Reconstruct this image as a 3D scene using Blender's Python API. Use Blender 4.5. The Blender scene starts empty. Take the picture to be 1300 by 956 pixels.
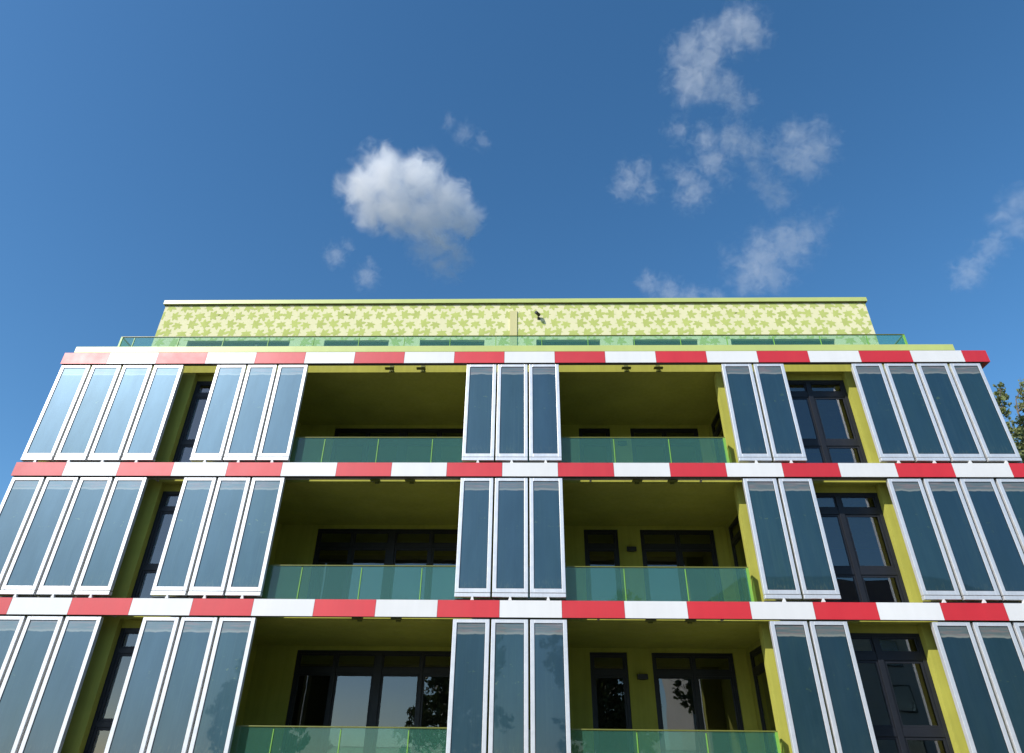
import bpy, bmesh, math, random
from mathutils import Vector, Matrix, noise as mnoise
random.seed(7)
R = math.radians
scn = bpy.context.scene
COL = scn.collection

# ------------------------------------------------------------------ camera constants
ZC = 3.1                    # eye height above the ground
DCAM = 14.087               # camera to facade plane (y = 0)
F_PX = 867.0
PITCH, YAW, ROLL = R(33.615), R(-1.609), R(0.716)
ZT0 = 8.704 + ZC            # top of the top row of panels
STEP = 2.920                # storey height
ROWS = 3
SUN_AZ, SUN_EL = R(47), R(36)
SUN = Vector((-math.sin(SUN_AZ)*math.cos(SUN_EL), -math.cos(SUN_AZ)*math.cos(SUN_EL), math.sin(SUN_EL)))
def ZT(r): return ZT0 - STEP*r
def CEIL(r): return ZT(r) + (.02 if r == 0 else .045)
def FLOOR(r): return CEIL(r+1) + .30

# ------------------------------------------------------------------ helpers
def tag(o, label=None, cat=None, group=None, kind=None):
    if label: o['label'] = label
    if cat: o['category'] = cat
    if group: o['group'] = group
    if kind: o['kind'] = kind
    return o
def empty(name, loc=(0, 0, 0), parent=None):
    o = bpy.data.objects.new(name, None); COL.objects.link(o)
    o.location = loc; o.empty_display_size = .2
    if parent: o.parent = parent
    return o
class MB:
    """collects boxes, prisms and tubes into one mesh"""
    def __init__(s): s.v = []; s.f = []; s.m = []; s.mats = []
    def mi(s, mat):
        if mat not in s.mats: s.mats.append(mat)
        return s.mats.index(mat)
    def face(s, pts, mat):
        n = len(s.v); s.v += [tuple(p) for p in pts]; s.f.append(tuple(range(n, n+len(pts)))); s.m.append(s.mi(mat))
    def box(s, x0, x1, y0, y1, z0, z1, mat):
        n = len(s.v); k = s.mi(mat)
        s.v += [(x0,y0,z0),(x1,y0,z0),(x1,y1,z0),(x0,y1,z0),(x0,y0,z1),(x1,y0,z1),(x1,y1,z1),(x0,y1,z1)]
        for q in ((0,3,2,1),(4,5,6,7),(0,1,5,4),(1,2,6,5),(2,3,7,6),(3,0,4,7)):
            s.f.append(tuple(n+i for i in q)); s.m.append(k)
        return s
    def prism(s, poly, axis, a, b, mat):
        """poly: list of 2-D points; axis 'x','y','z' is the extrusion axis from a to b"""
        def P(u, v, w): return {'x': (w,u,v), 'y': (u,w,v), 'z': (u,v,w)}[axis]
        n = len(s.v); m = len(poly); k = s.mi(mat)
        s.v += [P(u,v,a) for u,v in poly] + [P(u,v,b) for u,v in poly]
        s.f.append(tuple(n+i for i in range(m))); s.m.append(k)
        s.f.append(tuple(n+m+i for i in reversed(range(m)))); s.m.append(k)
        for i in range(m):
            j = (i+1) % m
            s.f.append((n+i, n+m+i, n+m+j, n+j)); s.m.append(k)
        return s
    def tube(s, p0, p1, r0, r1, mat, seg=8):
        p0 = Vector(p0); p1 = Vector(p1); d = (p1-p0).normalized()
        a = d.orthogonal().normalized(); b = d.cross(a)
        n = len(s.v); k = s.mi(mat)
        for p, r in ((p0,r0),(p1,r1)):
            for i in range(seg):
                t = 2*math.pi*i/seg; s.v.append(tuple(p + a*math.cos(t)*r + b*math.sin(t)*r))
        for i in range(seg):
            j = (i+1) % seg
            s.f.append((n+i, n+j, n+seg+j, n+seg+i)); s.m.append(k)
        s.f.append(tuple(n+i for i in reversed(range(seg)))); s.m.append(k)
        s.f.append(tuple(n+seg+i for i in range(seg))); s.m.append(k)
        return s
    def build(s, name, parent=None, bevel=0, loc=None, fix=True):
        me = bpy.data.meshes.new(name); me.from_pydata(s.v, [], s.f)
        for m in s.mats: me.materials.append(m)
        me.polygons.foreach_set('material_index', s.m)
        if fix:
            bm = bmesh.new(); bm.from_mesh(me); bmesh.ops.recalc_face_normals(bm, faces=bm.faces); bm.to_mesh(me); bm.free()
        me.update()
        o = bpy.data.objects.new(name, me); COL.objects.link(o)
        if parent: o.parent = parent
        if loc: o.location = loc
        if bevel:
            b = o.modifiers.new('bevel', 'BEVEL'); b.width = bevel; b.segments = 2; b.limit_method = 'ANGLE'
        return o

# ------------------------------------------------------------------ materials
def new_mat(name):
    m = bpy.data.materials.new(name); m.use_nodes = True
    nt = m.node_tree; nt.nodes.clear()
    out = nt.nodes.new('ShaderNodeOutputMaterial')
    return m, nt, out
def N(nt, typ, **kw):
    n = nt.nodes.new(typ)
    for k, v in kw.items():
        if k in n.bl_rna.properties and k not in ('inputs',): setattr(n, k, v)
    return n
def setin(n, **kw):
    for k, v in kw.items():
        n.inputs[k.replace('_', ' ')].default_value = v
    return n
def ramp(nt, src, stops):
    r = nt.nodes.new('ShaderNodeValToRGB'); e = r.color_ramp.elements
    while len(e) < len(stops): e.new(.5)
    for i, (p, c) in enumerate(stops):
        e[i].position = p; e[i].color = c if len(c) == 4 else (*c, 1)
    nt.links.new(src, r.inputs[0]); return r.outputs[0]
def noise(nt, vec, scale, detail=4, rough=.55, dist=0):
    n = nt.nodes.new('ShaderNodeTexNoise'); n.inputs['Scale'].default_value = scale
    n.inputs['Detail'].default_value = detail; n.inputs['Roughness'].default_value = rough
    n.inputs['Distortion'].default_value = dist
    if vec is not None: nt.links.new(vec, n.inputs['Vector'])
    return n.outputs[0]
def math_(nt, op, a, b=None, c=None, clamp=False):
    n = nt.nodes.new('ShaderNodeMath'); n.operation = op; n.use_clamp = clamp
    for i, v in enumerate((a, b, c)):
        if v is None: continue
        if isinstance(v, (int, float)): n.inputs[i].default_value = v
        else: nt.links.new(v, n.inputs[i])
    return n.outputs[0]
def mixc(nt, fac, a, b, mode='MIX'):
    n = nt.nodes.new('ShaderNodeMix'); n.data_type = 'RGBA'; n.blend_type = mode
    for sock, v in ((n.inputs[0], fac), (n.inputs[6], a), (n.inputs[7], b)):
        if isinstance(v, (int, float)): sock.default_value = v
        elif isinstance(v, (tuple, list)): sock.default_value = (*v, 1) if len(v) == 3 else v
        else: nt.links.new(v, sock)
    return n.outputs[2]
def objco(nt):
    return nt.nodes.new('ShaderNodeTexCoord').outputs['Object']
def scaled(nt, vec, sc):
    n = nt.nodes.new('ShaderNodeMapping'); n.inputs['Scale'].default_value = sc
    nt.links.new(vec, n.inputs['Vector']); return n.outputs[0]
def bump(nt, h, strength, dist=.01):
    n = nt.nodes.new('ShaderNodeBump'); n.inputs['Strength'].default_value = strength
    n.inputs['Distance'].default_value = dist; nt.links.new(h, n.inputs['Height']); return n.outputs[0]

def paint(name, col, rough=.5, var=.10, scale=1.5, streak=True, metallic=0, spec=.5, bumpk=0, bscale=60, coat=0, coat_rough=.2, vary=0):
    """painted / rendered surface with dirt, faint vertical rain streaks and uneven gloss"""
    m, nt, out = new_mat(name)
    b = nt.nodes.new('ShaderNodeBsdfPrincipled'); co = objco(nt)
    n1 = noise(nt, co, scale, 5)
    if streak:
        n2 = noise(nt, scaled(nt, co, (9, 9, .5)), scale, 3)
        n1 = math_(nt, 'ADD', math_(nt, 'MULTIPLY', n1, .6), math_(nt, 'MULTIPLY', n2, .4))
    dk = tuple(c*(1-var*1.6) for c in col); lt = tuple(min(1, c*(1+var*.5)) for c in col)
    c = ramp(nt, n1, [(.3, dk), (.7, lt)])
    if vary:
        info = nt.nodes.new('ShaderNodeObjectInfo')
        hv = nt.nodes.new('ShaderNodeHueSaturation'); nt.links.new(c, hv.inputs['Color'])
        nt.links.new(math_(nt, 'MULTIPLY_ADD', info.outputs['Random'], vary*2, 1-vary), hv.inputs['Value']); c = hv.outputs[0]
    nt.links.new(c, b.inputs['Base Color'])
    rr = ramp(nt, noise(nt, co, scale*3, 3), [(.3, (rough*.85,)*3), (.7, (min(1, rough*1.15),)*3)])
    nt.links.new(rr, b.inputs['Roughness'])
    b.inputs['Metallic'].default_value = metallic
    b.inputs['Specular IOR Level'].default_value = spec
    if coat:
        b.inputs['Coat Weight'].default_value = coat; b.inputs['Coat Roughness'].default_value = coat_rough
    if bumpk: nt.links.new(bump(nt, noise(nt, co, bscale, 3), bumpk), b.inputs['Normal'])
    nt.links.new(b.outputs[0], out.inputs[0])
    return m

M = {}
M['wall'] = paint('yellow_green_render', (.43, .42, .075), .85, .15, 1.2, bumpk=.25, bscale=90, spec=.25)
M['red'] = paint('red_coated_sheet', (.60, .018, .026), .5, .07, .8, spec=.55, coat=.55, coat_rough=.42, vary=.07)
M['white'] = paint('white_coated_sheet', (.74, .735, .72), .45, .045, .8, spec=.5, coat=.4, coat_rough=.45, vary=.035)
M['under'] = paint('fascia_back_tray', (.10, .095, .085), .5, .15, 2)
M['alu'] = paint('anodised_aluminium_frame', (.80, .805, .81), .42, .07, 3, metallic=.5)
M['alu_dark'] = paint('panel_back_sheet', (.05, .05, .052), .5, .2, 3)
M['gasket'] = paint('black_rubber_gasket_and_shade', (.02, .02, .02), .6, .1, 3, streak=False)
M['anthracite'] = paint('anthracite_window_frame', (.016, .018, .024), .42, .15, 3, spec=.35)
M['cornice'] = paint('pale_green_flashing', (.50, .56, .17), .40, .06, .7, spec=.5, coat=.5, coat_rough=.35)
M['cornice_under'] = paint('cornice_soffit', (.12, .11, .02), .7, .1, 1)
M['cream'] = paint('cream_render', (.72, .68, .42), .85, .04, .8, bumpk=.2, bscale=80, spec=.2)
M['leafgreen'] = paint('leaf_print_green', (.47, .52, .16), .85, .07, 2.5, streak=False, spec=.2)
M['lime'] = paint('lime_metal_post', (.20, .42, .06), .4, .05, 3, spec=.5)
M['olive_rail'] = paint('olive_metal_handrail', (.16, .17, .03), .38, .08, 3, spec=.5)
M['grating'] = paint('galvanised_ledge', (.50, .47, .42), .6, .15, 3)
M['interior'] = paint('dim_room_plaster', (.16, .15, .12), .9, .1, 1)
M['concrete'] = paint('concrete', (.28, .27, .25), .85, .12, .6, bumpk=.2)
M['deck'] = paint('dark_grey_paving', (.28, .275, .26), .85, .2, 3)
M['tan'] = paint('tan_cover_strip', (.58, .53, .25), .6, .06, 2)
M['black'] = paint('black_plastic', (.012, .012, .013), .4, .1, 4, streak=False)
M['roof'] = paint('roof_membrane', (.12, .12, .115), .9, .12, .8)

def glass(name, tint, refl_ior=1.5, haze=None, wob=.0):
    """thin sheet of glass: fresnel mirror over tinted see-through"""
    m, nt, out = new_mat(name)
    tr = nt.nodes.new('ShaderNodeBsdfTransparent'); tr.inputs[0].default_value = (*tint, 1)
    gl = nt.nodes.new('ShaderNodeBsdfGlossy'); gl.inputs['Roughness'].default_value = .0
    gl.inputs[0].default_value = (1, 1, 1, 1)
    fr = nt.nodes.new('ShaderNodeFresnel'); fr.inputs[0].default_value = refl_ior
    geo = nt.nodes.new('ShaderNodeNewGeometry')
    front = math_(nt, 'SUBTRACT', 1.0, geo.outputs['Backfacing'])
    fac = math_(nt, 'MULTIPLY', fr.outputs[0], front)          # only the outer face mirrors
    body = tr.outputs[0]
    if haze:
        df = nt.nodes.new('ShaderNodeBsdfDiffuse'); df.inputs[0].default_value = (*haze[1], 1)
        tl = nt.nodes.new('ShaderNodeBsdfTranslucent'); tl.inputs[0].default_value = (*haze[1], 1)
        m1 = nt.nodes.new('ShaderNodeMixShader'); m1.inputs[0].default_value = .5
        nt.links.new(df.outputs[0], m1.inputs[1]); nt.links.new(tl.outputs[0], m1.inputs[2])
        m2 = nt.nodes.new('ShaderNodeMixShader')
        nt.links.new(math_(nt, 'MULTIPLY', front, haze[0]), m2.inputs[0])
        nt.links.new(tr.outputs[0], m2.inputs[1]); nt.links.new(m1.outputs[0], m2.inputs[2]); body = m2.outputs[0]
    if wob:
        bn = bump(nt, noise(nt, objco(nt), 1.1, 1), wob, .02)
        nt.links.new(bn, gl.inputs['Normal'])
    mx = nt.nodes.new('ShaderNodeMixShader')
    nt.links.new(fac, mx.inputs[0]); nt.links.new(body, mx.inputs[1]); nt.links.new(gl.outputs[0], mx.inputs[2])
    nt.links.new(mx.outputs[0], out.inputs[0]); return m
M['pane'] = glass('window_glass', (.72, .75, .75), 2.1, wob=.12)
M['rail_glass'] = glass('green_tinted_rail_glass', (.78, .92, .85), 1.55, haze=(.25, (.20, .62, .45)), wob=.05)

def algae_glass():
    m, nt, out = new_mat('algae_panel_glass')
    co = objco(nt)
    sep = nt.nodes.new('ShaderNodeSeparateXYZ'); nt.links.new(co, sep.inputs[0])
    info = nt.nodes.new('ShaderNodeObjectInfo'); rnd = info.outputs['Random']
    # shift noise per panel so that no two are alike
    cmb = nt.nodes.new('ShaderNodeCombineXYZ')
    nt.links.new(math_(nt, 'MULTIPLY', rnd, 37.0), cmb.inputs[0]); nt.links.new(math_(nt, 'MULTIPLY', rnd, 11.0), cmb.inputs[2])
    va = nt.nodes.new('ShaderNodeVectorMath'); va.operation = 'ADD'
    nt.links.new(co, va.inputs[0]); nt.links.new(cmb.outputs[0], va.inputs[1]); vo = va.outputs[0]
    # liquid: dark blue green with faint vertical streaks of settled algae
    st = noise(nt, scaled(nt, vo, (22, 1, .7)), 1.0, 4, .6)
    cl = noise(nt, scaled(nt, vo, (2.2, 1, 1.1)), 1.0, 4, .6)
    liq = ramp(nt, math_(nt, 'ADD', math_(nt, 'MULTIPLY', st, .5), math_(nt, 'MULTIPLY', cl, .5)),
               [(.33, (.006, .021, .020)), (.5, (.009, .028, .026)), (.68, (.014, .036, .027))])
    # yellow green flakes
    fl = noise(nt, scaled(nt, vo, (7, 1, 11)), 1.0, 3, .6)
    hz = math_(nt, 'ABSOLUTE', math_(nt, 'SUBTRACT', sep.outputs[2], -1.02))
    hb = math_(nt, 'SUBTRACT', 1, math_(nt, 'MULTIPLY', hz, 2.6), clamp=True)
    fm = math_(nt, 'MULTIPLY', ramp(nt, fl, [(.635, (0, 0, 0)), (.69, (1, 1, 1))]), hb)
    liq = mixc(nt, math_(nt, 'MULTIPLY', fm, .6), liq, (.10, .15, .03))
    # gas headspace above a slightly wavy liquid line
    wv = noise(nt, scaled(nt, vo, (4.2, 1, .01)), 1.0, 2, .5)
    line = math_(nt, 'ADD', -.285, math_(nt, 'MULTIPLY', math_(nt, 'SUBTRACT', wv, .5), .07))
    head = math_(nt, 'MULTIPLY', math_(nt, 'SUBTRACT', sep.outputs[2], line), 60, clamp=True)
    hs = noise(nt, scaled(nt, vo, (2.0, 1, 26)), 1.0, 4, .6)
    hcol = ramp(nt, hs, [(.30, (.08, .10, .085)), (.5, (.12, .135, .11)), (.58, (.18, .13, .10)), (.72, (.20, .215, .19))])
    foam = math_(nt, 'SUBTRACT', 1, math_(nt, 'MULTIPLY', math_(nt, 'ABSOLUTE', math_(nt, 'SUBTRACT', sep.outputs[2], math_(nt, 'ADD', line, .025))), 26), clamp=True)
    hcol = mixc(nt, math_(nt, 'MULTIPLY', foam, .7), hcol, (.26, .26, .20))
    dr = noise(nt, scaled(nt, vo, (30, 1, .25)), 1.0, 3, .7)
    drf = math_(nt, 'MULTIPLY', ramp(nt, dr, [(.55, (0, 0, 0)), (.75, (1, 1, 1))]), .30)
    liq = mixc(nt, drf, liq, (.05, .075, .06))
    bz = math_(nt, 'SUBTRACT', 1, math_(nt, 'MULTIPLY', math_(nt, 'ADD', sep.outputs[2], 2.33), 4.0), clamp=True)
    bn_ = ramp(nt, noise(nt, scaled(nt, vo, (26, 1, 7)), 1.0, 3, .7), [(.5, (0, 0, 0)), (.7, (1, 1, 1))])
    liq = mixc(nt, math_(nt, 'MULTIPLY', math_(nt, 'MULTIPLY', bz, bn_), .55), liq, (.10, .12, .06))
    hv = nt.nodes.new('ShaderNodeHueSaturation'); nt.links.new(liq, hv.inputs['Color'])
    nt.links.new(math_(nt, 'MULTIPLY_ADD', rnd, .7, .62), hv.inputs['Value']); nt.links.new(math_(nt, 'MULTIPLY_ADD', rnd, -.035, .515), hv.inputs['Hue']); liq = hv.outputs[0]
    col = mixc(nt, head, liq, hcol)
    b = nt.nodes.new('ShaderNodeBsdfPrincipled')
    nt.links.new(col, b.inputs['Base Color'])
    b.inputs['Roughness'].default_value = .45
    b.inputs['Specular Tint'].default_value = (.40, .71, 1, 1)  # blue put into the sheen, stands in for strongly reflected sky
    nt.links.new(math_(nt, 'MULTIPLY', math_(nt, 'MULTIPLY_ADD', rnd, -.25, 1.12), math_(nt, 'MULTIPLY_ADD', noise(nt, scaled(nt, vo, (3, 1, .8)), 1.0, 4, .6), .5*DUST, .75*DUST)), b.inputs['Specular IOR Level'])
    b.inputs['Coat Weight'].default_value = 1.0
    b.inputs['Coat Roughness'].default_value = .02
    b.inputs['Coat IOR'].default_value = COAT
    bn = bump(nt, noise(nt, scaled(nt, vo, (1.5, 1, .8)), 1.0, 2), .06, .02)
    nt.links.new(bn, b.inputs['Coat Normal'])
    nt.links.new(b.outputs[0], out.inputs[0]); return m
DUST, COAT = 1.4, 1.48
M['algae'] = algae_glass()

# ------------------------------------------------------------------ the apartment building
XL, XR = -11.45, 10.45
YW = .40                     # front wall plane
YB = 12.0                    # back of the building
bld = empty('apartment_building', ((XL+XR)/2, YW, 0))
tag(bld, 'yellow-green apartment block with red and white bands, deep balconies and a leaf-patterned penthouse', 'building')
BO = Vector(bld.location)
def part(mb, name, parent=None, bevel=0):
    """a part in world coordinates under the building (or under another part)"""
    off = Vector((0, 0, 0)); q = parent
    while q is not None and q is not bld: off += Vector(q.location); q = q.parent
    o = mb.build(name, parent or bld, bevel)
    o.location = (-BO if parent is None or parent is bld else Vector((0, 0, 0)))
    return o

W = M['wall']
SEG = [(XL, -8.30), (-6.75, -6.45), (-1.0, -.3), (4.6, 5.95), (7.73, XR)]
side_y = (1.75, 3.05)        # window in the side wall of the right balcony
wm = MB(); im = MB()
for r in range(ROWS):
    f, c = FLOOR(r), CEIL(r)
    for a, b in SEG: wm.box(a, b, YW, .62, f, c, W)
    # slab above this storey
    wm.box(XL, XR, YW, YB, c, c+.30, W)
    # heads above the two bay windows
    for a, b in ((-8.30, -6.75), (5.95, 7.73)): wm.box(a, b, .56, .74, c-.15, c, W)
    # balcony side and back walls
    wm.box(-6.75, -6.45, .62, 6, f, c, W)
    wm.box(-1.0, -.3, .62, 6, f, c, W)
    wm.box(5.05, 5.25, .62, side_y[0], f, c, W); wm.box(5.05, 5.25, side_y[1], 6, f, c, W)
    wm.box(5.05, 5.25, *side_y, c-.12, c, W)
    for a, b in ((-6.45, -5.48), (-1.5, -1.0), (-.3, 1.42), (2.29, 2.86), (4.75, 5.05)):
        wm.box(a, b, 3.3, 3.52, f, c, W)
    for a, b in ((-5.48, -1.5), (1.42, 2.29), (2.86, 4.75)): wm.box(a, b, 3.3, 3.52, c-.09, c, W)
    # outer side and rear walls
    wm.box(XL, XL+.3, .62, YB, f, c, W); wm.box(XR-.3, XR, .62, YB, f, c, W); wm.box(XL+.3, XR-.3, YB-.3, YB, f, c, W)
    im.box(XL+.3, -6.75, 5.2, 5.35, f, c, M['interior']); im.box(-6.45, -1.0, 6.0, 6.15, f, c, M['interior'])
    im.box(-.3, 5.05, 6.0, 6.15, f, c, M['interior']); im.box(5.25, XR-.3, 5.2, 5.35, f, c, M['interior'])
# lowest slab, ground storey and parapet of the top storey
c3 = CEIL(ROWS)
wm.box(XL, XR, YW, YB, c3, c3+.30, W)
wm.box(XL, XR, YW+.25, YB, .0, c3, W)
wm.box(XL, XR, YW, YB, CEIL(0)+.30, ZT0+.50, W)
part(wm, 'wall'); part(im, 'interior_wall')
for r in range(ROWS):
    for a, b in ((-6.45, -1.0), (-.3, 5.05)):
        part(MB().box(a+.01, b-.01 if b < 0 else b-.47, YW+.01, 3.30, FLOOR(r)+.003, FLOOR(r)+.04, M['deck']), 'balcony_floor')
        part(MB().box(a+.01, b-.01, 3.53, 5.99, FLOOR(r)+.003, FLOOR(r)+.03, M['deck']), 'room_floor')

def window(x0, x1, z0, z1, y, mull=(), trans=(), fw=.075, depth=.08, side=None, mw=.07, tw=.10):
    """frame (part) with one pane per opening (sub-parts). side: x plane for a window in a side wall, x0..x1 then run along y"""
    A = M['anthracite']; fm = MB()
    def bx(a0, a1, d0, d1, c0, c1, mb, mat):
        if side is None: mb.box(a0, a1, y+d0, y+d1, c0, c1, mat)
        else: mb.box(side+d0, side+d1, a0, a1, c0, c1, mat)
    bx(x0, x0+fw, 0, depth, z0, z1, fm, A); bx(x1-fw, x1, 0, depth, z0, z1, fm, A)
    bx(x0+fw, x1-fw, 0, depth, z1-fw, z1, fm, A); bx(x0+fw, x1-fw, 0, depth, z0, z0+fw, fm, A)
    xs = [x0+fw]
    ms = [(m, mw) if not isinstance(m, tuple) else m for m in mull]
    for m, w in ms: xs += [m-w/2, m+w/2]
    xs.append(x1-fw)
    zs = [z0+fw]
    for t in sorted(trans): zs += [t-tw/2, t+tw/2]
    zs.append(z1-fw)
    for i in range(1, len(xs)-1, 2): bx(xs[i], xs[i+1], -.012, depth-.005, z0+fw, z1-fw, fm, A)
    panes = []
    for i in range(0, len(xs)-1, 2):
        for k in range(1, len(zs)-1, 2): bx(xs[i], xs[i+1], .002, depth-.008, zs[k], zs[k+1], fm, A)
        for k in range(0, len(zs)-1, 2):
            # sash inside every opening
            a0, a1, b0, b1 = xs[i], xs[i+1], zs[k], zs[k+1]
            s = .032
            if (b1-b0) > .5:
                s = .05
            bx(a0, a0+s, .018, depth-.012, b0, b1, fm, A); bx(a1-s, a1, .018, depth-.012, b0, b1, fm, A)
            bx(a0+s, a1-s, .018, depth-.012, b1-s, b1, fm, A); bx(a0+s, a1-s, .018, depth-.012, b0, b0+s, fm, A)
            panes.append((a0+s, a1-s, b0+s, b1-s))
    fr = part(fm, 'window', None, .004)
    for a0, a1, b0, b1 in panes:
        pm = MB(); bx(a0, a1, .035, .043, b0, b1, pm, M['pane']); part(pm, 'pane', fr)
    return fr

for r in range(ROWS):
    f, c = FLOOR(r), CEIL(r)
    t = ZT(r)
    window(-8.30, -6.75, f, c-.15, .56, [-7.45], [t-.53, t-1.82])
    window(5.95, 7.73, f, c-.15, .56, [6.84], [t-.53, t-1.82], tw=.14, mw=.11)
    window(-5.48, -1.5, f, c-.09, 3.34, [-4.54, (-3.52, .18), -2.5], [t-.48], tw=.12)
    window(1.42, 2.29, f, c-.09, 3.34, [], [t-.48], tw=.12)
    window(2.86, 4.75, f, c-.09, 3.34, [3.81], [t-.48], tw=.12)
    window(*side_y, f, c-.12, 0, [], [t-.48], side=5.06)

# red and white bands
FY0, FY1 = -.03, .10
for r in range(ROWS+1):
    zb, zt = ZT(r)+.032, ZT(r)+.345
    bm_ = MB()
    bm_.box(-11.50, 11.0, FY0+.012, FY1, zb, zt-.004, M['under'])
    bm_.box(10.90, 11.008, FY1, YB, zb, zt-.004, M['under'])
    if r:
        for a, b in ((-11.48, -8.44), (-7.61, -5.37), (-1.48, .75), (4.65, 6.14), (7.74, 10.79)): bm_.box(a, b, .055, .095, zt-.0035, zt+.045, M['gasket'])  # added black bars imitate the shadow line below the panel sills
    band = part(bm_, 'fascia_band')
    edges = [-11.51] + [-.575+1.2235*k for k in range(-8, 10)] + [11.02]
    for i in range(len(edges)-1):
        k = i-9                                     # block just left of edge k = 0 is red
        red = (k % 2) == 1
        a, b = edges[i]+.003, edges[i+1]-.003
        if i == len(edges)-2:                       # the corner sheet folds round to the side
            poly = [(a, FY0), (b, FY0), (b, 1.0), (b-.012, 1.0), (b-.012, FY0+.012), (a, FY0+.012)]
            sm = MB().prism(poly, 'z', zb-.006, zt, M['red'] if red else M['white'])
            sm.box(b-.125, b-.013, FY0+.013, 1.0, zb-.006, zb-.002, M['red'] if red else M['white'])
        else:
            sm = MB().box(a, b, FY0, FY0+.0115, zb-.006, zt, M['red'] if red else M['white'])
            sm.box(a, b, FY0+.012, FY0+.05, zt-.0035, zt, M['red'] if red else M['white'])
        part(sm, 'red_cladding_sheet' if red else 'white_cladding_sheet', band)
    for j in range(8):                              # sheets round the side
        y0 = 1.006+1.2235*j
        part(MB().box(11.0085, 11.02, y0, y0+1.2175, zb-.006, zt, M['red'] if j % 2 else M['white']), 'red_cladding_sheet' if j % 2 else 'white_cladding_sheet', band)
# maintenance ledges behind the bands (none under the roof)
for r in range(1, ROWS+1):
    z = ZT(r)+.095
    lm = MB()
    lm.box(XL, XR, FY1+.005, .165, z, z+.03, M['grating']); lm.box(XL, XR, .172, .245, z+.006, z+.03, M['grating']); lm.box(XL, XR, .252, .355, z, z+.03, M['grating'])
    lm.box(XL, XR, .225, .240, z-.022, z+.0055, M['grating'])
    x = XL+.6
    while x < XR:
        lm.box(x-.02, x+.02, FY1+.12, YW-.001, z-.03, z-.002, M['grating']); x += 2.447
    part(lm, 'maintenance_ledge')

# cornice and roof of the front part
cm = MB()
cm.box(-11.50, 10.50, .235, .60, ZT0+.52, ZT0+.70, M['cornice'])
cm.box(-11.50, 10.50, .60, YB+.05, ZT0+.52, ZT0+.66, M['roof'])
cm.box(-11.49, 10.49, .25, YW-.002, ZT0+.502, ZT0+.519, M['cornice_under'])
part(cm, 'cornice', None, .006)

# penthouse
PY = 3.0; PX0, PX1 = -11.42, 10.38
PZ0, PZ1 = ZT0+.66, ZT0+4.05
PW = [(-10.35, -7.21), (-6.16, -4.20), (-3.26, -1.31), (.25, 2.16), (3.14, 5.07), (6.05, 9.13)]
PH = ZT0+2.72
pm = MB(); C_ = M['cream']
xs = PX0
for a, b in PW:
    pm.box(xs, a, PY, PY+.3, PZ0, PH, C_); xs = b
pm.box(xs, PX1, PY, PY+.3, PZ0, PH, C_)
pm.box(PX0, PX1, PY, PY+.3, PH, PZ1, C_)
pm.box(PX0, PX0+.3, PY+.3, YB-.3, PZ0, PZ1, C_); pm.box(PX1-.3, PX1, PY+.3, YB-.3, PZ0, PZ1, C_); pm.box(PX0, PX1, YB-.3, YB, PZ0, PZ1, C_)
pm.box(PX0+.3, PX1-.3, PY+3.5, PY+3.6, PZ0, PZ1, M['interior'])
# printed leaves: five-lobed maple shapes, slightly proud sheets
def maple(n=0):
    pts = []
    lob = [(-104, .78), (-54, 1.0), (0, 1.15), (54, 1.0), (104, .78)]
    val = [(-80, .50), (-27, .52), (27, .52), (80, .50)]
    for i, (a, rr) in enumerate(lob):
        w = 13
        pts += [(a-w, rr*.76), (a, rr), (a+w, rr*.76)]
        if i < 4: pts.append((val[i][0], val[i][1]))
    pts += [(140, .34), (170, .30), (176, .55), (184, .55), (190, .30), (220, .34)]
    return pts
TILE = []
tw, th = 2.0, 1.32
rows_ = 4
rt = random.Random(5)
for j in range(rows_):
    for i in range(5):
        TILE.append(((i+.5*(j % 2)+rt.uniform(-.07, .07))*tw/5, (j+rt.uniform(-.07, .07))*th/rows_, rt.choice([-100, 75, 95, 120, 150, 60, 180, -30])+rt.uniform(-20, 20), rt.uniform(.185, .225)))
def leaf_pts(cx, cz, ang, s):
    return [(cx+math.sin(R(a+ang))*q*s, cz+math.cos(R(a+ang))*q*s) for a, q in maple()]
def clip(poly, ax, lim, keep_less):
    out = []
    for i in range(len(poly)):
        p, q = poly[i], poly[(i+1) % len(poly)]
        ip = (p[ax] <= lim) == keep_less; iq = (q[ax] <= lim) == keep_less
        if ip: out.append(p)
        if ip != iq:
            t = (lim-p[ax])/(q[ax]-p[ax]); out.append(tuple(p[k]+(q[k]-p[k])*t for k in (0, 1)))
    return out
nx = int((PX1-PX0)/tw)+2
leaf_i = 0
for I in range(-1, nx):
    for J in range(-1, 3):
        for (u, v, an, s) in TILE:
            cx, cz = PX0+I*tw+u, PZ0+.35+J*th+v
            poly = leaf_pts(cx, cz, an, s)
            poly = clip(poly, 0, PX0+.004, False); poly = clip(poly, 0, PX1-.004, True) if len(poly) > 2 else poly
            if len(poly) > 2: poly = clip(poly, 1, PZ1-.01, True)
            if len(poly) > 2: poly = clip(poly, 1, PZ0+.01, False)
            if len(poly) < 3: continue
            x0 = min(q[0] for q in poly); x1 = max(q[0] for q in poly); z0 = min(q[1] for q in poly)
            if z0 < PH:
                # cut away leaf parts over the windows
                hit = [w for w in PW if x1 > w[0] and x0 < w[1]]
                if hit:
                    if max(q[1] for q in poly) > PH+.03: poly = clip(poly, 1, PH+.003, False)
                    else:
                        w = hit[0]
                        if x0 < w[0]-.02 and x1 <= w[1]: poly = clip(poly, 0, w[0]-.003, True)
                        elif x1 > w[1]+.02 and x0 >= w[0]: poly = clip(poly, 0, w[1]+.003, False)
                        else: continue
            if len(poly) > 2: leaf_i += 1; pm.face([(q[0], PY-.0012-.0003*(leaf_i % 7), q[1]) for q in poly], M['leafgreen'])
pent = part(pm, 'penthouse_wall')
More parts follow.
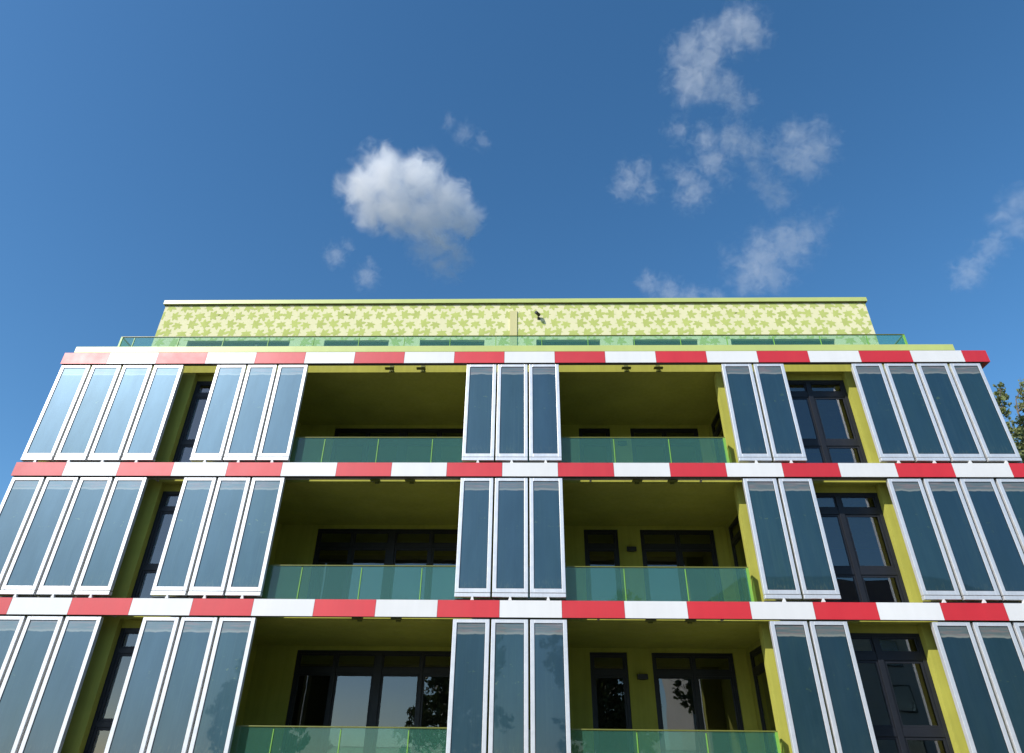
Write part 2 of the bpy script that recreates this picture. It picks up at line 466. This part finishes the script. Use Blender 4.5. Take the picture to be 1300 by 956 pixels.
for f in pent.data.polygons:
    if pent.data.materials[f.material_index] == M['leafgreen'] and f.normal.y > 0: f.flip()
kp = MB()
kp.box(PX0-.06, PX1+.06, PY-.07, YB+.06, PZ1+.018, PZ1+.17, M['cornice'])
kp.box(PX0-.03, PX1+.03, PY-.045, YB+.03, PZ1, PZ1+.0175, M['cornice_under'])
part(kp, 'penthouse_roof', None, .006)
for a, b in PW:
    n = 2 if b-a < 2.5 else 3
    window(a, b, PZ0+.02, PH-.001, PY+.10, [a+(b-a)*k/n for k in range(1, n)], [])
part(MB().box(-.55, -.33, PY-.03, PY-.004, PZ0, ZT0+3.78, M['tan']), 'cover_strip')

# balustrades of the balconies
def balustrade(runs, z0, z1, posts, y, ends=()):
    """handrail (part) with glass panes and posts as sub-parts"""
    hm = MB()
    x0, x1 = runs
    hm.box(x0, x1, y-.022, y+.022, z1, z1+.022, M['olive_rail'])
    for (ex, y1) in ends:
        s = .022 if ex == x0 else -.022
        hm.box(min(ex, ex+s*2), max(ex, ex+s*2), y+.0225, y1, z1, z1+.022, M['olive_rail'])
    h = part(hm, 'balustrade', None, .004)
    xs = [x0]+list(posts)+[x1]
    for i in range(len(xs)-1):
        a, b = xs[i]+.009, xs[i+1]-.009
        part(MB().box(a, b, y-.007, y+.007, z0, z1-.001, M['rail_glass']), 'glass_pane', h)
    for q in posts:
        part(MB().box(q-.008, q+.008, y-.018, y+.016, z0, z1-.03, M['lime']), 'post', h)
    for (ex, y1) in ends:
        s = 1 if ex == x0 else -1
        part(MB().box(min(ex+s*.012, ex+s*.026), max(ex+s*.012, ex+s*.026), y+.03, y1-.01, z0, z1-.001, M['rail_glass']), 'glass_pane', h)
        part(MB().box(min(ex, ex+s*.05), max(ex, ex+s*.05), y-.02, y+.02, z0, z1-.001, M['lime']), 'post', h)
    return h
for r in range(ROWS):
    f, t = FLOOR(r), ZT(r)
    balustrade((-6.4, -1.0), t-2.60, t-1.86, [-5.93, -4.69, -3.45, -2.20], .22)
    balustrade((-.3, 4.49), t-2.60, t-1.86, [.70, 1.95, 3.20], .22, ends=[(4.49, YW-.002)])
rp = [-9.51+1.235*k for k in range(-1, 16)]
rp = [q for q in rp if -11 < q < 9.9]
balustrade((-11.13, 10.03), ZT0+.70, ZT0+1.63, rp, 1.2, ends=[(-11.13, PY-.004), (10.03, PY-.004)])

# ------------------------------------------------------------------ the glass panels hung between the bands
PWID, PHGT = .712, 2.42
def panel_proto():
    root = empty('facade_panel')
    A = M['alu']; fm = MB(); st, tp, bt = .078, .070, .080
    h = PWID/2
    fm.box(-h, -h+st, 0, .10, -PHGT, 0, A); fm.box(h-st, h, 0, .10, -PHGT, 0, A)
    fm.box(-h+st, h-st, 0, .10, -tp, 0, A); fm.box(-h+st, h-st, 0, .10, -PHGT, -PHGT+bt, A)
    fm.build('frame', root, .005)
    g = .007; gm = MB(); K = M['gasket']
    a, b, c, d = -h+st, h-st, -PHGT+bt, -tp
    gm.box(a, a+g, .006, .03, c, d, K); gm.box(b-g, b, .006, .03, c, d, K)
    gm.box(a+g, b-g, .006, .03, d-g, d, K); gm.box(a+g, b-g, .006, .03, c, c+g, K)
    gm.build('gasket', root)
    MB().box(a+g, b-g, .014, .05, c+g, d-g, M['algae']).build('glass_pane', root)
    MB().box(a, b, .06, .098, c, d, M['alu_dark']).build('back_sheet', root)
    MB().box(-h, h, -.004, .11, -PHGT-.085, -PHGT-.012, A).build('sill_tray', root, .005)
    kb = MB(); kb.prism([(-.016, -PHGT-.085), (.016, -PHGT-.085), (.034, -PHGT-.147), (-.034, -PHGT-.147)], 'y', -.012, .05, M['white'])
    kb.build('pivot_foot', root)
    return root
def copy_tree(o, loc, rz=0):
    c = o.copy(); COL.objects.link(c); c.location = loc; c.rotation_euler.z = rz
    for ch in list(o.children):
        d = ch.copy(); COL.objects.link(d); d.parent = c
    return c
SETS = [
    ('pale blue glass panel in gleaming frame', 'far left four', [-11.485, -10.715, -9.945, -9.172], ['leftmost', 'second from left', 'third from left', 'rightmost']),
    ('blue glass panel in bright frame', 'three left of left balcony', [-7.618, -6.857, -6.097], ['leftmost', 'middle one', 'rightmost']),
    ('slate blue glass panel in white frame', 'three between balconies', [-1.490, -.738, .016], ['leftmost', 'middle one', 'rightmost']),
    ('dark green glass panel in grey frame', 'pair beside right balcony', [4.645, 5.408], ['left one', 'right one']),
    ('dark green glass panel in grey frame', 'far right four', [7.738, 8.510, 9.280, 10.055], ['leftmost', 'second from left', 'third from left', 'rightmost']),
]
RN = ['upper row', 'middle row', 'lower row']
proto = panel_proto(); used = False
for r in range(ROWS):
    for look, where, lefts, nm in SETS:
        for i, x in enumerate(lefts):
            loc = (x+.735/2, 0, ZT(r))
            if not used: o = proto; o.location = loc; used = True
            else: o = copy_tree(proto, loc)
            tag(o, '%s, %s, %s of %s' % (look, RN[r], nm[i], where), 'facade panel', 'glass panels hung along the facade')
    o = copy_tree(proto, (10.965, .62, ZT(r)), R(90))
    tag(o, 'narrow grey panel seen edge-on at the right corner of the building, %s' % RN[r], 'facade panel', 'glass panels hung along the facade')

# ------------------------------------------------------------------ bracket lamps under the lintels, wall lamps, camera
def spot_proto():
    root = empty('bracket_spotlight')
    K = M['olive_rail']
    m = MB(); m.box(-.05, .05, -.012, 0, -.10, .10, K); m.build('wall_plate', root, .003)
    m = MB(); m.tube((0, -.012, .05), (-.03, -.15, -.055), .016, .014, K); m.tube((0, -.012, -.06), (-.02, -.10, -.03), .011, .011, K); m.build('arm', root)
    m = MB(); m.prism([(-.13, -.085), (.10, -.085), (.09, -.060), (-.12, -.060)], 'y', -.20, -.10, K); m.build('lamp_head', root, .006)
    return root
sp = spot_proto(); used = False
for r in range(ROWS):
    for bal, xs in (('left', (-3.40, -2.62)), ('right', (2.42, 3.20))):
        for k, x in enumerate(xs):
            z = ZT(r)+.11 if r == 0 else ZT(r)+.115
            loc = (x, YW-.001, z)
            if not used: o = sp; o.location = loc; used = True
            else: o = copy_tree(sp, loc)
            tag(o, 'small %s bracket spotlight above the %s balcony, %s' % (('left-hand', 'right-hand')[k], bal, RN[r]), 'spotlight', 'spotlights above the balconies')
for r in range(ROWS):
    root = empty('wall_lamp', (2.60, 3.3, ZT(r)-.57))
    m = MB(); m.box(-.07, .07, -.02, -.001, -.06, .06, M['black']); m.build('back_plate', root, .004)
    m = MB(); m.box(-.12, .12, -.11, -.021, -.055, .055, M['black']); m.build('lamp_housing', root, .01)
    tag(root, 'black box wall lamp between the windows of the right balcony, %s' % RN[r], 'wall lamp', 'wall lamps in the right balconies')
root = empty('security_camera', (.33, PY-.004, ZT0+3.50))
m = MB(); m.box(-.04, .04, -.02, 0, -.04, .04, M['black']); m.build('mount', root)
m = MB(); m.tube((0, -.02, 0), (-.04, -.14, .06), .016, .016, M['black']); m.build('arm', root)
m = MB(); m.tube((.02, -.08, .07), (-.09, -.22, .085), .05, .05, M['black'], 12); m.build('camera_body', root)
tag(root, 'small black security camera on the leaf-patterned penthouse wall', 'camera')

# ------------------------------------------------------------------ ground
def ground_mat(name, c0, c1, scale):
    m, nt, out = new_mat(name); b = nt.nodes.new('ShaderNodeBsdfPrincipled'); co = objco(nt)
    nt.links.new(ramp(nt, noise(nt, co, scale, 6, .6), [(.3, c0), (.7, c1)]), b.inputs['Base Color'])
    b.inputs['Roughness'].default_value = .9; nt.links.new(bump(nt, noise(nt, co, scale*20, 3), .3), b.inputs['Normal'])
    nt.links.new(b.outputs[0], out.inputs[0]); return m
gm = MB(); gm.face([(-600, -600, 0), (600, -600, 0), (600, 600, 0), (-600, 600, 0)], ground_mat('meadow', (.05, .075, .02), (.09, .11, .04), .2))
tag(gm.build('ground', fix=False), kind='structure')
gm = MB(); gm.box(-60, 60, -22, .38, -.2, .05, ground_mat('light_paving', (.07, .068, .065), (.10, .097, .09), .5)); gm.build('pavement')
tag(bpy.data.objects['pavement'], kind='structure')
gm = MB(); gm.face([(-200, -31, .006), (200, -31, .006), (200, -22.3, .006), (-200, -22.3, .006)], ground_mat('asphalt', (.04, .04, .042), (.06, .06, .06), .6))
tag(gm.build('road', fix=False), kind='structure')

# ------------------------------------------------------------------ trees
def leaf_mat(name, c0, c1, c2):
    m, nt, out = new_mat(name)
    b = nt.nodes.new('ShaderNodeBsdfPrincipled'); co = objco(nt)
    geo = nt.nodes.new('ShaderNodeNewGeometry')
    c = ramp(nt, geo.outputs['Random Per Island'], [(0, c0), (.55, c1), (1, c2)])
    c = mixc(nt, .5, c, ramp(nt, noise(nt, co, .7, 3), [(.35, c0), (.65, c2)]))
    nt.links.new(c, b.inputs['Base Color']); b.inputs['Roughness'].default_value = .55
    tl = nt.nodes.new('ShaderNodeBsdfTranslucent'); nt.links.new(c, tl.inputs[0])
    mx = nt.nodes.new('ShaderNodeMixShader'); mx.inputs[0].default_value = .3
    nt.links.new(b.outputs[0], mx.inputs[1]); nt.links.new(tl.outputs[0], mx.inputs[2]); nt.links.new(mx.outputs[0], out.inputs[0])
    return m
M['bark'] = paint('bark', (.16, .13, .10), .9, .25, 6, bumpk=.6, bscale=20)
M['leaf_olive'] = leaf_mat('olive_foliage', (.14, .18, .055), (.22, .26, .09), (.29, .30, .12))
M['leaf_dark'] = leaf_mat('dark_foliage', (.035, .055, .018), (.06, .09, .025), (.10, .13, .035))
M['leaf_brown'] = leaf_mat('brownish_foliage', (.15, .17, .06), (.26, .26, .11), (.22, .27, .09))
def tree(base, clumps, leaf, label, nleaf, size, group=None, seed=1, trunk_r=.2, trunk_top=.93):
    """clumps: list of (x, y, z, radius) relative to the base"""
    rg = random.Random(seed)
    root = empty('tree', base); tag(root, label, 'tree', group)
    top = max(c[2] for c in clumps)
    tm = MB(); p = Vector((0, 0, 0)); r0 = trunk_r; axis = [p.copy()]
    segs = 9
    cx = sum(c[0] for c in clumps)/len(clumps); cy = sum(c[1] for c in clumps)/len(clumps)
    for i in range(segs):
        t = (i+1)/segs
        q = Vector((cx*t**1.5+rg.uniform(-.1, .1), cy*t**1.5+rg.uniform(-.1, .1), top*.93*t))
        tm.tube(p, q, r0, r0*.80, M['bark'], 8); r0 *= .80; p = q; axis.append(p.copy())
    for (x, y, z, rad) in clumps:
        a = min(axis, key=lambda q: (q-Vector((x, y, max(0, z-rad*1.6)))).length)
        mid = a.lerp(Vector((x, y, z)), .5)+Vector((rg.uniform(-.2, .2), rg.uniform(-.2, .2), -.15*rad))
        tm.tube(a, mid, .05*rad+.02, .035*rad+.012, M['bark'], 6); tm.tube(mid, (x, y, z), .035*rad+.012, .012, M['bark'], 6)
        for _ in range(5):
            e = Vector((x, y, z))+Vector((rg.gauss(0, .5), rg.gauss(0, .5), rg.gauss(0.2, .5)))*rad
            tm.tube(mid.lerp(Vector((x, y, z)), .6), e, .016*rad+.006, .004, M['bark'], 4)
    tm.build('trunk', root)
    cm_ = MB(); k = cm_.mi(leaf)
    tot = sum(c[3]**2 for c in clumps)
    for (x, y, z, rad) in clumps:
        n = int(nleaf*rad*rad/tot)
        sub = [(Vector((rg.gauss(0, 1), rg.gauss(0, 1), rg.gauss(0, 1))).normalized()*rad*rg.uniform(.35, .95), rad*rg.uniform(.16, .34)) for _ in range(16)]
        for _ in range(n):
            s, sr = rg.choice(sub)
            d = Vector((rg.gauss(0, 1), rg.gauss(0, 1), rg.gauss(0, 1))).normalized()
            c = Vector((x, y, z))+s+d*sr*rg.uniform(.3, 1.15)
            u = (d+Vector((rg.uniform(-1, 1), rg.uniform(-1, 1), rg.uniform(-1, .6)))).normalized()
            v = u.orthogonal().normalized(); v = Matrix.Rotation(rg.uniform(0, 6.28), 3, u) @ v; w = u.cross(v)
            L = size*rg.uniform(.7, 1.3); nn = len(cm_.v)
            cm_.v += [tuple(c-v*L*.5), tuple(c+w*L*.32+u*L*.08), tuple(c+v*L*.55), tuple(c-w*L*.32+u*L*.08)]
            cm_.f.append((nn, nn+1, nn+2, nn+3)); cm_.m.append(k)
    cm_.build('crown', root, fix=False)
    return root
def px_at(x, y, depth):
    """point the camera ray through photo pixel (x, y) meets at a given depth behind the facade"""
    d = CAM_F*F_PX + CAM_R*(x-650) - CAM_U*(y-433.5)
    t = (DCAM+depth)/d.y
    return Vector((d.x*t, depth, d.z*t+ZC))
fwd = Vector((math.sin(YAW)*math.cos(PITCH), math.cos(YAW)*math.cos(PITCH), math.sin(PITCH)))
rgt = Vector((math.cos(YAW), -math.sin(YAW), 0)); up = rgt.cross(fwd)
CAM_F = fwd; CAM_R = rgt*math.cos(ROLL)+up*math.sin(ROLL); CAM_U = -rgt*math.sin(ROLL)+up*math.cos(ROLL)

def up_clumps(pts, depth, base):
    out = []
    for x, y, r in pts:
        p = px_at(x, y, depth); out.append((p.x-base[0], p.y-base[1]+r*.3*((x*7) % 3-1), p.z, r))
    return out
b1 = (17.9, 9.5, 0)
cl = up_clumps([(1270, 492, .22), (1277, 500, .25), (1266, 504, .30), (1274, 514, .32), (1262, 520, .40), (1280, 524, .22), (1268, 530, .40), (1284, 546, .30), (1270, 552, .55), (1256, 545, .6), (1282, 570, .6), (1262, 580, .8), (1288, 600, .8), (1270, 620, 1.0)], 9.5, b1)
cl += [(.3, .4, 10.6, 1.2), (-.5, -.3, 9.6, 1.4), (.6, .2, 8.5, 1.5), (-.4, .5, 7.3, 1.5), (.3, -.4, 6.0, 1.4), (-.3, .2, 4.9, 1.1)]
tree(b1, cl, M['leaf_olive'], 'olive-green tree top just past the right corner of the building', 17000, .13, 'trees beside the building', 11, .2)
b2 = (20.0, 10.5, 0)
cl = up_clumps([(1299, 488, .22), (1304, 500, .40), (1297, 515, .26), (1308, 522, .55), (1294, 532, .22), (1302, 545, .5), (1316, 540, .8), (1296, 560, .55), (1312, 570, .9), (1292, 585, .6), (1306, 600, 1.0), (1330, 580, 1.2), (1330, 620, 1.3), (1300, 640, 1.2)], 10.5, b2)
cl += [(.5, .4, 10.2, 1.4), (-.6, -.3, 9.0, 1.5), (.8, .3, 7.8, 1.6), (-.5, .6, 6.6, 1.6), (.4, -.5, 5.3, 1.4)]
tree(b2, cl, M['leaf_brown'], 'brownish-green tree at the right edge, beyond a gap of sky', 17000, .13, 'trees beside the building', 12, .24)
# trees across the street, which the glazing mirrors
for i, (x, y, h, w) in enumerate([(-19, -40, 12.0, 4.0), (-5, -37, 14.5, 4.4), (5.5, -39, 15.0, 4.6), (15, -36, 14.0, 4.2)]):
    rg = random.Random(50+i); cl = []
    for k in range(15):
        a = rg.uniform(0, 6.28); zz = rg.uniform(.36, .97); rr = w*(1-abs(zz-.62)*1.5)*rg.uniform(.3, .95)
        cl.append((math.cos(a)*rr, math.sin(a)*rr, zz*h, w*rg.uniform(.26, .40)))
    cl += [(rg.gauss(0, w*.3), rg.gauss(0, w*.3), h*rg.uniform(.4, .85), w*.36) for _ in range(22)]
    tree((x, y, 0), cl, M['leaf_dark'], ['small round street tree across the road, far left', 'broad green street tree across the road, left of centre', 'tallest green street tree across the road, right of centre', 'green street tree across the road, in front of the pale house'][i], 15000, .36, 'street trees across the road', 20+i, .3)
# pale building across the street
ob = empty('terraced_house', (28, -52, 0)); tag(ob, 'pale rendered house with dark hipped roof across the road', 'building')
M['pale'] = paint('pale_render', (.55, .53, .48), .85, .08, .4); M['tile'] = paint('dark_roof_tile', (.06, .05, .05), .7, .2, 2)
m = MB(); m.box(-14, 16, -6, 6, 0, 15.5, M['pale']); m.build('wall', ob)
m = MB()
a = [(-15, -7, 15.5), (17, -7, 15.5), (17, 7, 15.5), (-15, 7, 15.5)]; t1, t2 = (-8, 0, 20.5), (10, 0, 20.5)
for q in ([a[0], a[1], t2, t1], [a[1], a[2], t2], [a[2], a[3], t1, t2], [a[3], a[0], t1], [a[3], a[2], a[1], a[0]]): m.face(q, M['tile'])
m.build('roof', ob)
for fl in range(4):
    for k in range(7):
        x = -11.5+k*4.1; z = 2+fl*3.4
        m = MB(); m.box(x, x+1.5, 6.0, 6.06, z, z+1.9, M['anthracite']); w_ = m.build('window', ob)
        m = MB(); m.box(x+.1, x+1.4, 6.061, 6.07, z+.1, z+1.8, M['pane']); m.build('pane', w_)

# ------------------------------------------------------------------ sky, sun, clouds
world = bpy.data.worlds.new('World'); scn.world = world; world.use_nodes = True
nt = world.node_tree; nt.nodes.clear()
out = nt.nodes.new('ShaderNodeOutputWorld'); bg = nt.nodes.new('ShaderNodeBackground')
sky = nt.nodes.new('ShaderNodeTexSky'); sky.sky_type = 'NISHITA'; sky.sun_disc = False
sky.sun_elevation = SUN_EL; sky.sun_rotation = math.atan2(SUN.x, SUN.y)
sky.air_density = 1.0; sky.dust_density = .6; sky.ozone_density = 4.0; sky.altitude = 0
hs = nt.nodes.new('ShaderNodeHueSaturation'); hs.inputs['Saturation'].default_value = 1.19; hs.inputs['Hue'].default_value = .495
nt.links.new(sky.outputs[0], hs.inputs['Color']); nt.links.new(hs.outputs[0], bg.inputs[0])
bg.inputs[1].default_value = .145
nt.links.new(bg.outputs[0], out.inputs[0])
sl = bpy.data.lights.new('sun', 'SUN'); sl.energy = 4.5; sl.angle = R(.53); sl.color = (1, .96, .90)
so = bpy.data.objects.new('sun', sl); COL.objects.link(so); so.rotation_euler = SUN.to_track_quat('Z', 'Y').to_euler(); so.location = (-30, -30, 40)

CL_R = 1200.0
def cloud(puffs, dens, amp, label, thr=.0, nscale=1.0, gain=1.0):
    """soft volume: puffs = (photo x, y, radius in px, weight); the hull is one convex mesh around them"""
    P = []
    for q in puffs:
        d = (CAM_F*F_PX + CAM_R*(q[0]-650) - CAM_U*(q[1]-433.5)).normalized()
        P.append((d*CL_R+Vector((0, -DCAM, ZC)), q[2]*1.06*CL_R/1000.0, q[3] if len(q) > 3 else 1.0))
    c = sum((p for p, _, _ in P), Vector())/len(P)
    bm = bmesh.new()
    rg = random.Random(len(label))
    for p, r, _ in P:
        bmesh.ops.create_icosphere(bm, subdivisions=2, radius=r*1.22, matrix=Matrix.Translation(p-c))
    hull = bmesh.ops.convex_hull(bm, input=bm.verts)
    drop = [v for v in bm.verts if not any(f for f in v.link_faces if f in set())] if False else []
    keep = set(hull['geom'])
    bmesh.ops.delete(bm, geom=[v for v in bm.verts if v not in keep], context='VERTS')
    inner = [f for f in bm.faces if f not in keep]
    if inner: bmesh.ops.delete(bm, geom=inner, context='FACES')
    bmesh.ops.recalc_face_normals(bm, faces=bm.faces)
    me = bpy.data.meshes.new('cloud'); bm.to_mesh(me); bm.free()
    o = bpy.data.objects.new('cloud', me); COL.objects.link(o); o.location = c
    m, nt, out = new_mat('cloud_vapour')
    co = objco(nt)
    rad = sum(r for _, r, _ in P)/len(P)
    wn = nt.nodes.new('ShaderNodeTexNoise'); wn.inputs['Scale'].default_value = .8/rad*nscale; wn.inputs['Detail'].default_value = 3
    nt.links.new(co, wn.inputs['Vector'])
    wv = nt.nodes.new('ShaderNodeVectorMath'); wv.operation = 'MULTIPLY_ADD'
    nt.links.new(wn.outputs['Color'], wv.inputs[0]); wv.inputs[1].default_value = (rad*.9,)*3
    off = nt.nodes.new('ShaderNodeVectorMath'); off.operation = 'SUBTRACT'; nt.links.new(co, off.inputs[0]); off.inputs[1].default_value = (rad*.45,)*3
    nt.links.new(off.outputs[0], wv.inputs[2]); cw = wv.outputs[0]
    fld = None
    for p, r, wgt in P:
        dn = nt.nodes.new('ShaderNodeVectorMath'); dn.operation = 'DISTANCE'; nt.links.new(cw, dn.inputs[0]); dn.inputs[1].default_value = p-c
        v = math_(nt, 'MULTIPLY', math_(nt, 'SUBTRACT', 1.0, math_(nt, 'DIVIDE', dn.outputs['Value'], r)), wgt)
        fld = v if fld is None else math_(nt, 'SMOOTH_MAX', fld, v, .25)
    nz = noise(nt, co, 1.5/rad*nscale, 7, .62, .7)
    v = math_(nt, 'ADD', fld, math_(nt, 'MULTIPLY', math_(nt, 'SUBTRACT', nz, .5), amp))
    v = math_(nt, 'MULTIPLY', math_(nt, 'SUBTRACT', v, thr), gain, clamp=True)
    v = math_(nt, 'MULTIPLY', v, v)
    pv = nt.nodes.new('ShaderNodeVolumePrincipled'); pv.inputs['Color'].default_value = (1, 1, 1, 1); pv.inputs['Anisotropy'].default_value = CL_G
    nt.links.new(math_(nt, 'MULTIPLY', v, dens), pv.inputs['Density'])
    nt.links.new(pv.outputs[0], out.inputs['Volume'])
    try: m.cycles.volume_step_rate = .35
    except Exception: pass
    me.materials.append(m)
    tag(o, label, 'cloud')
    return o
CL_G = -.05
cloud([(462, 236, 40), (492, 222, 46), (530, 230, 48), (566, 256, 44), (500, 258, 46), (540, 276, 46, .9), (590, 278, 32, .9), (555, 300, 38, .65), (470, 266, 34, .8), (575, 322, 30, .45), (452, 218, 22)], .023, 1.8, 'bright puffy white cloud, the densest in the sky, above the roof', .02, 1.15, 2.1)
cloud([(560, 335, 30, .8), (535, 322, 24, .8), (585, 326, 24, .8), (575, 345, 22, .8)], .012, 2.2, 'faint ragged tail hanging below the bright puffy cloud', .10, 1.5, 1.5)
cloud([(425, 325, 22), (442, 312, 14)], .010, 2.2, 'tiny pale wisp left below the bright puffy cloud', .12, 1.5, 1.5)
cloud([(466, 352, 24), (470, 335, 14)], .010, 2.2, 'small pale wisp under the bright puffy cloud, close above the penthouse', .12, 1.5, 1.5)
cloud([(590, 168, 22), (612, 180, 18), (570, 156, 16)], .006, 2.4, 'very faint streak of cloud right above the bright puffy cloud', .14, 1.0, 1.5)
cloud([(880, 100, 40), (872, 62, 30), (905, 52, 34), (940, 36, 36), (958, 44, 24), (905, 108, 30), (896, 78, 30), (925, 28, 22)], .009, 2.6, 'hook-shaped thin white cloud, highest in the sky', .06, 1.4, 1.7)
cloud([(930, 118, 24), (938, 132, 22), (926, 102, 18), (955, 128, 16)], .010, 2.2, 'small curled wisp just below the hook-shaped cloud', .10, 1.5, 1.5)
cloud([(800, 228, 32), (790, 240, 22), (822, 240, 24), (815, 215, 22)], .008, 2.7, 'small torn wisp, leftmost of the thin clouds on the right', .12, 1.5, 1.5)
cloud([(880, 244, 34), (872, 226, 24), (905, 204, 32), (930, 178, 36), (895, 178, 28), (955, 186, 30), (860, 165, 24, .8), (980, 190, 24, .7), (1005, 165, 22, .7), (920, 225, 22, .7), (855, 215, 18, .6)], .0085, 2.7, 'long broken wisp slanting up in the middle of the thin clouds', .12, 1.7, 1.5)
cloud([(1034, 190, 36), (1012, 178, 32), (1005, 205, 28), (1026, 210, 28), (1040, 160, 20, .8)], .009, 2.6, 'soft white patch, rightmost of the upper thin clouds', .10, 1.5, 1.5)
cloud([(990, 252, 26), (968, 226, 24), (980, 240, 24), (958, 212, 18)], .008, 2.6, 'small slanting wisp under the soft white patch', .12, 1.5, 1.5)
cloud([(962, 340, 46), (1000, 310, 46), (948, 356, 32), (985, 352, 34), (1028, 296, 28), (970, 318, 40), (925, 325, 22, .6), (1048, 280, 24, .6)], .0075, 2.6, 'broad thin cloud low on the right, above the penthouse roof', .12, 1.7, 1.5)
cloud([(826, 360, 24), (850, 371, 26), (876, 378, 24), (905, 380, 20)], .009, 2.5, 'low streak of cloud just touching the penthouse roofline', .08, 1.5, 1.5)
cloud([(1230, 346, 26), (1258, 314, 22), (1246, 328, 18), (1224, 354, 18), (1270, 300, 16)], .008, 2.6, 'pair of small puffs right of the building', .10, 1.5, 1.5)
cloud([(1290, 258, 26), (1275, 272, 20), (1300, 285, 22)], .008, 2.3, 'faint wisp at the right edge of the sky', .12, 1.0, 1.5)

# ------------------------------------------------------------------ camera
cam = bpy.data.cameras.new('camera'); co_ = bpy.data.objects.new('camera', cam); COL.objects.link(co_)
cam.sensor_width = 36; cam.lens = F_PX/1300*36; cam.shift_y = -44.5/1300; cam.clip_end = 6000; cam.clip_start = .1
mw = Matrix((CAM_R, CAM_U, -CAM_F)).transposed().to_4x4(); mw.translation = (0, -DCAM, ZC)
co_.matrix_world = mw
scn.camera = co_

# render look
scn.view_settings.view_transform = 'Standard'; scn.view_settings.look = 'None'
scn.view_settings.exposure = .25; scn.view_settings.gamma = 1
scn.cycles.volume_bounces = 6; scn.cycles.volume_max_steps = 256; scn.cycles.max_bounces = 10; scn.cycles.transparent_max_bounces = 24; scn.cycles.glossy_bounces = 5
scn.cycles.sample_clamp_indirect = 8
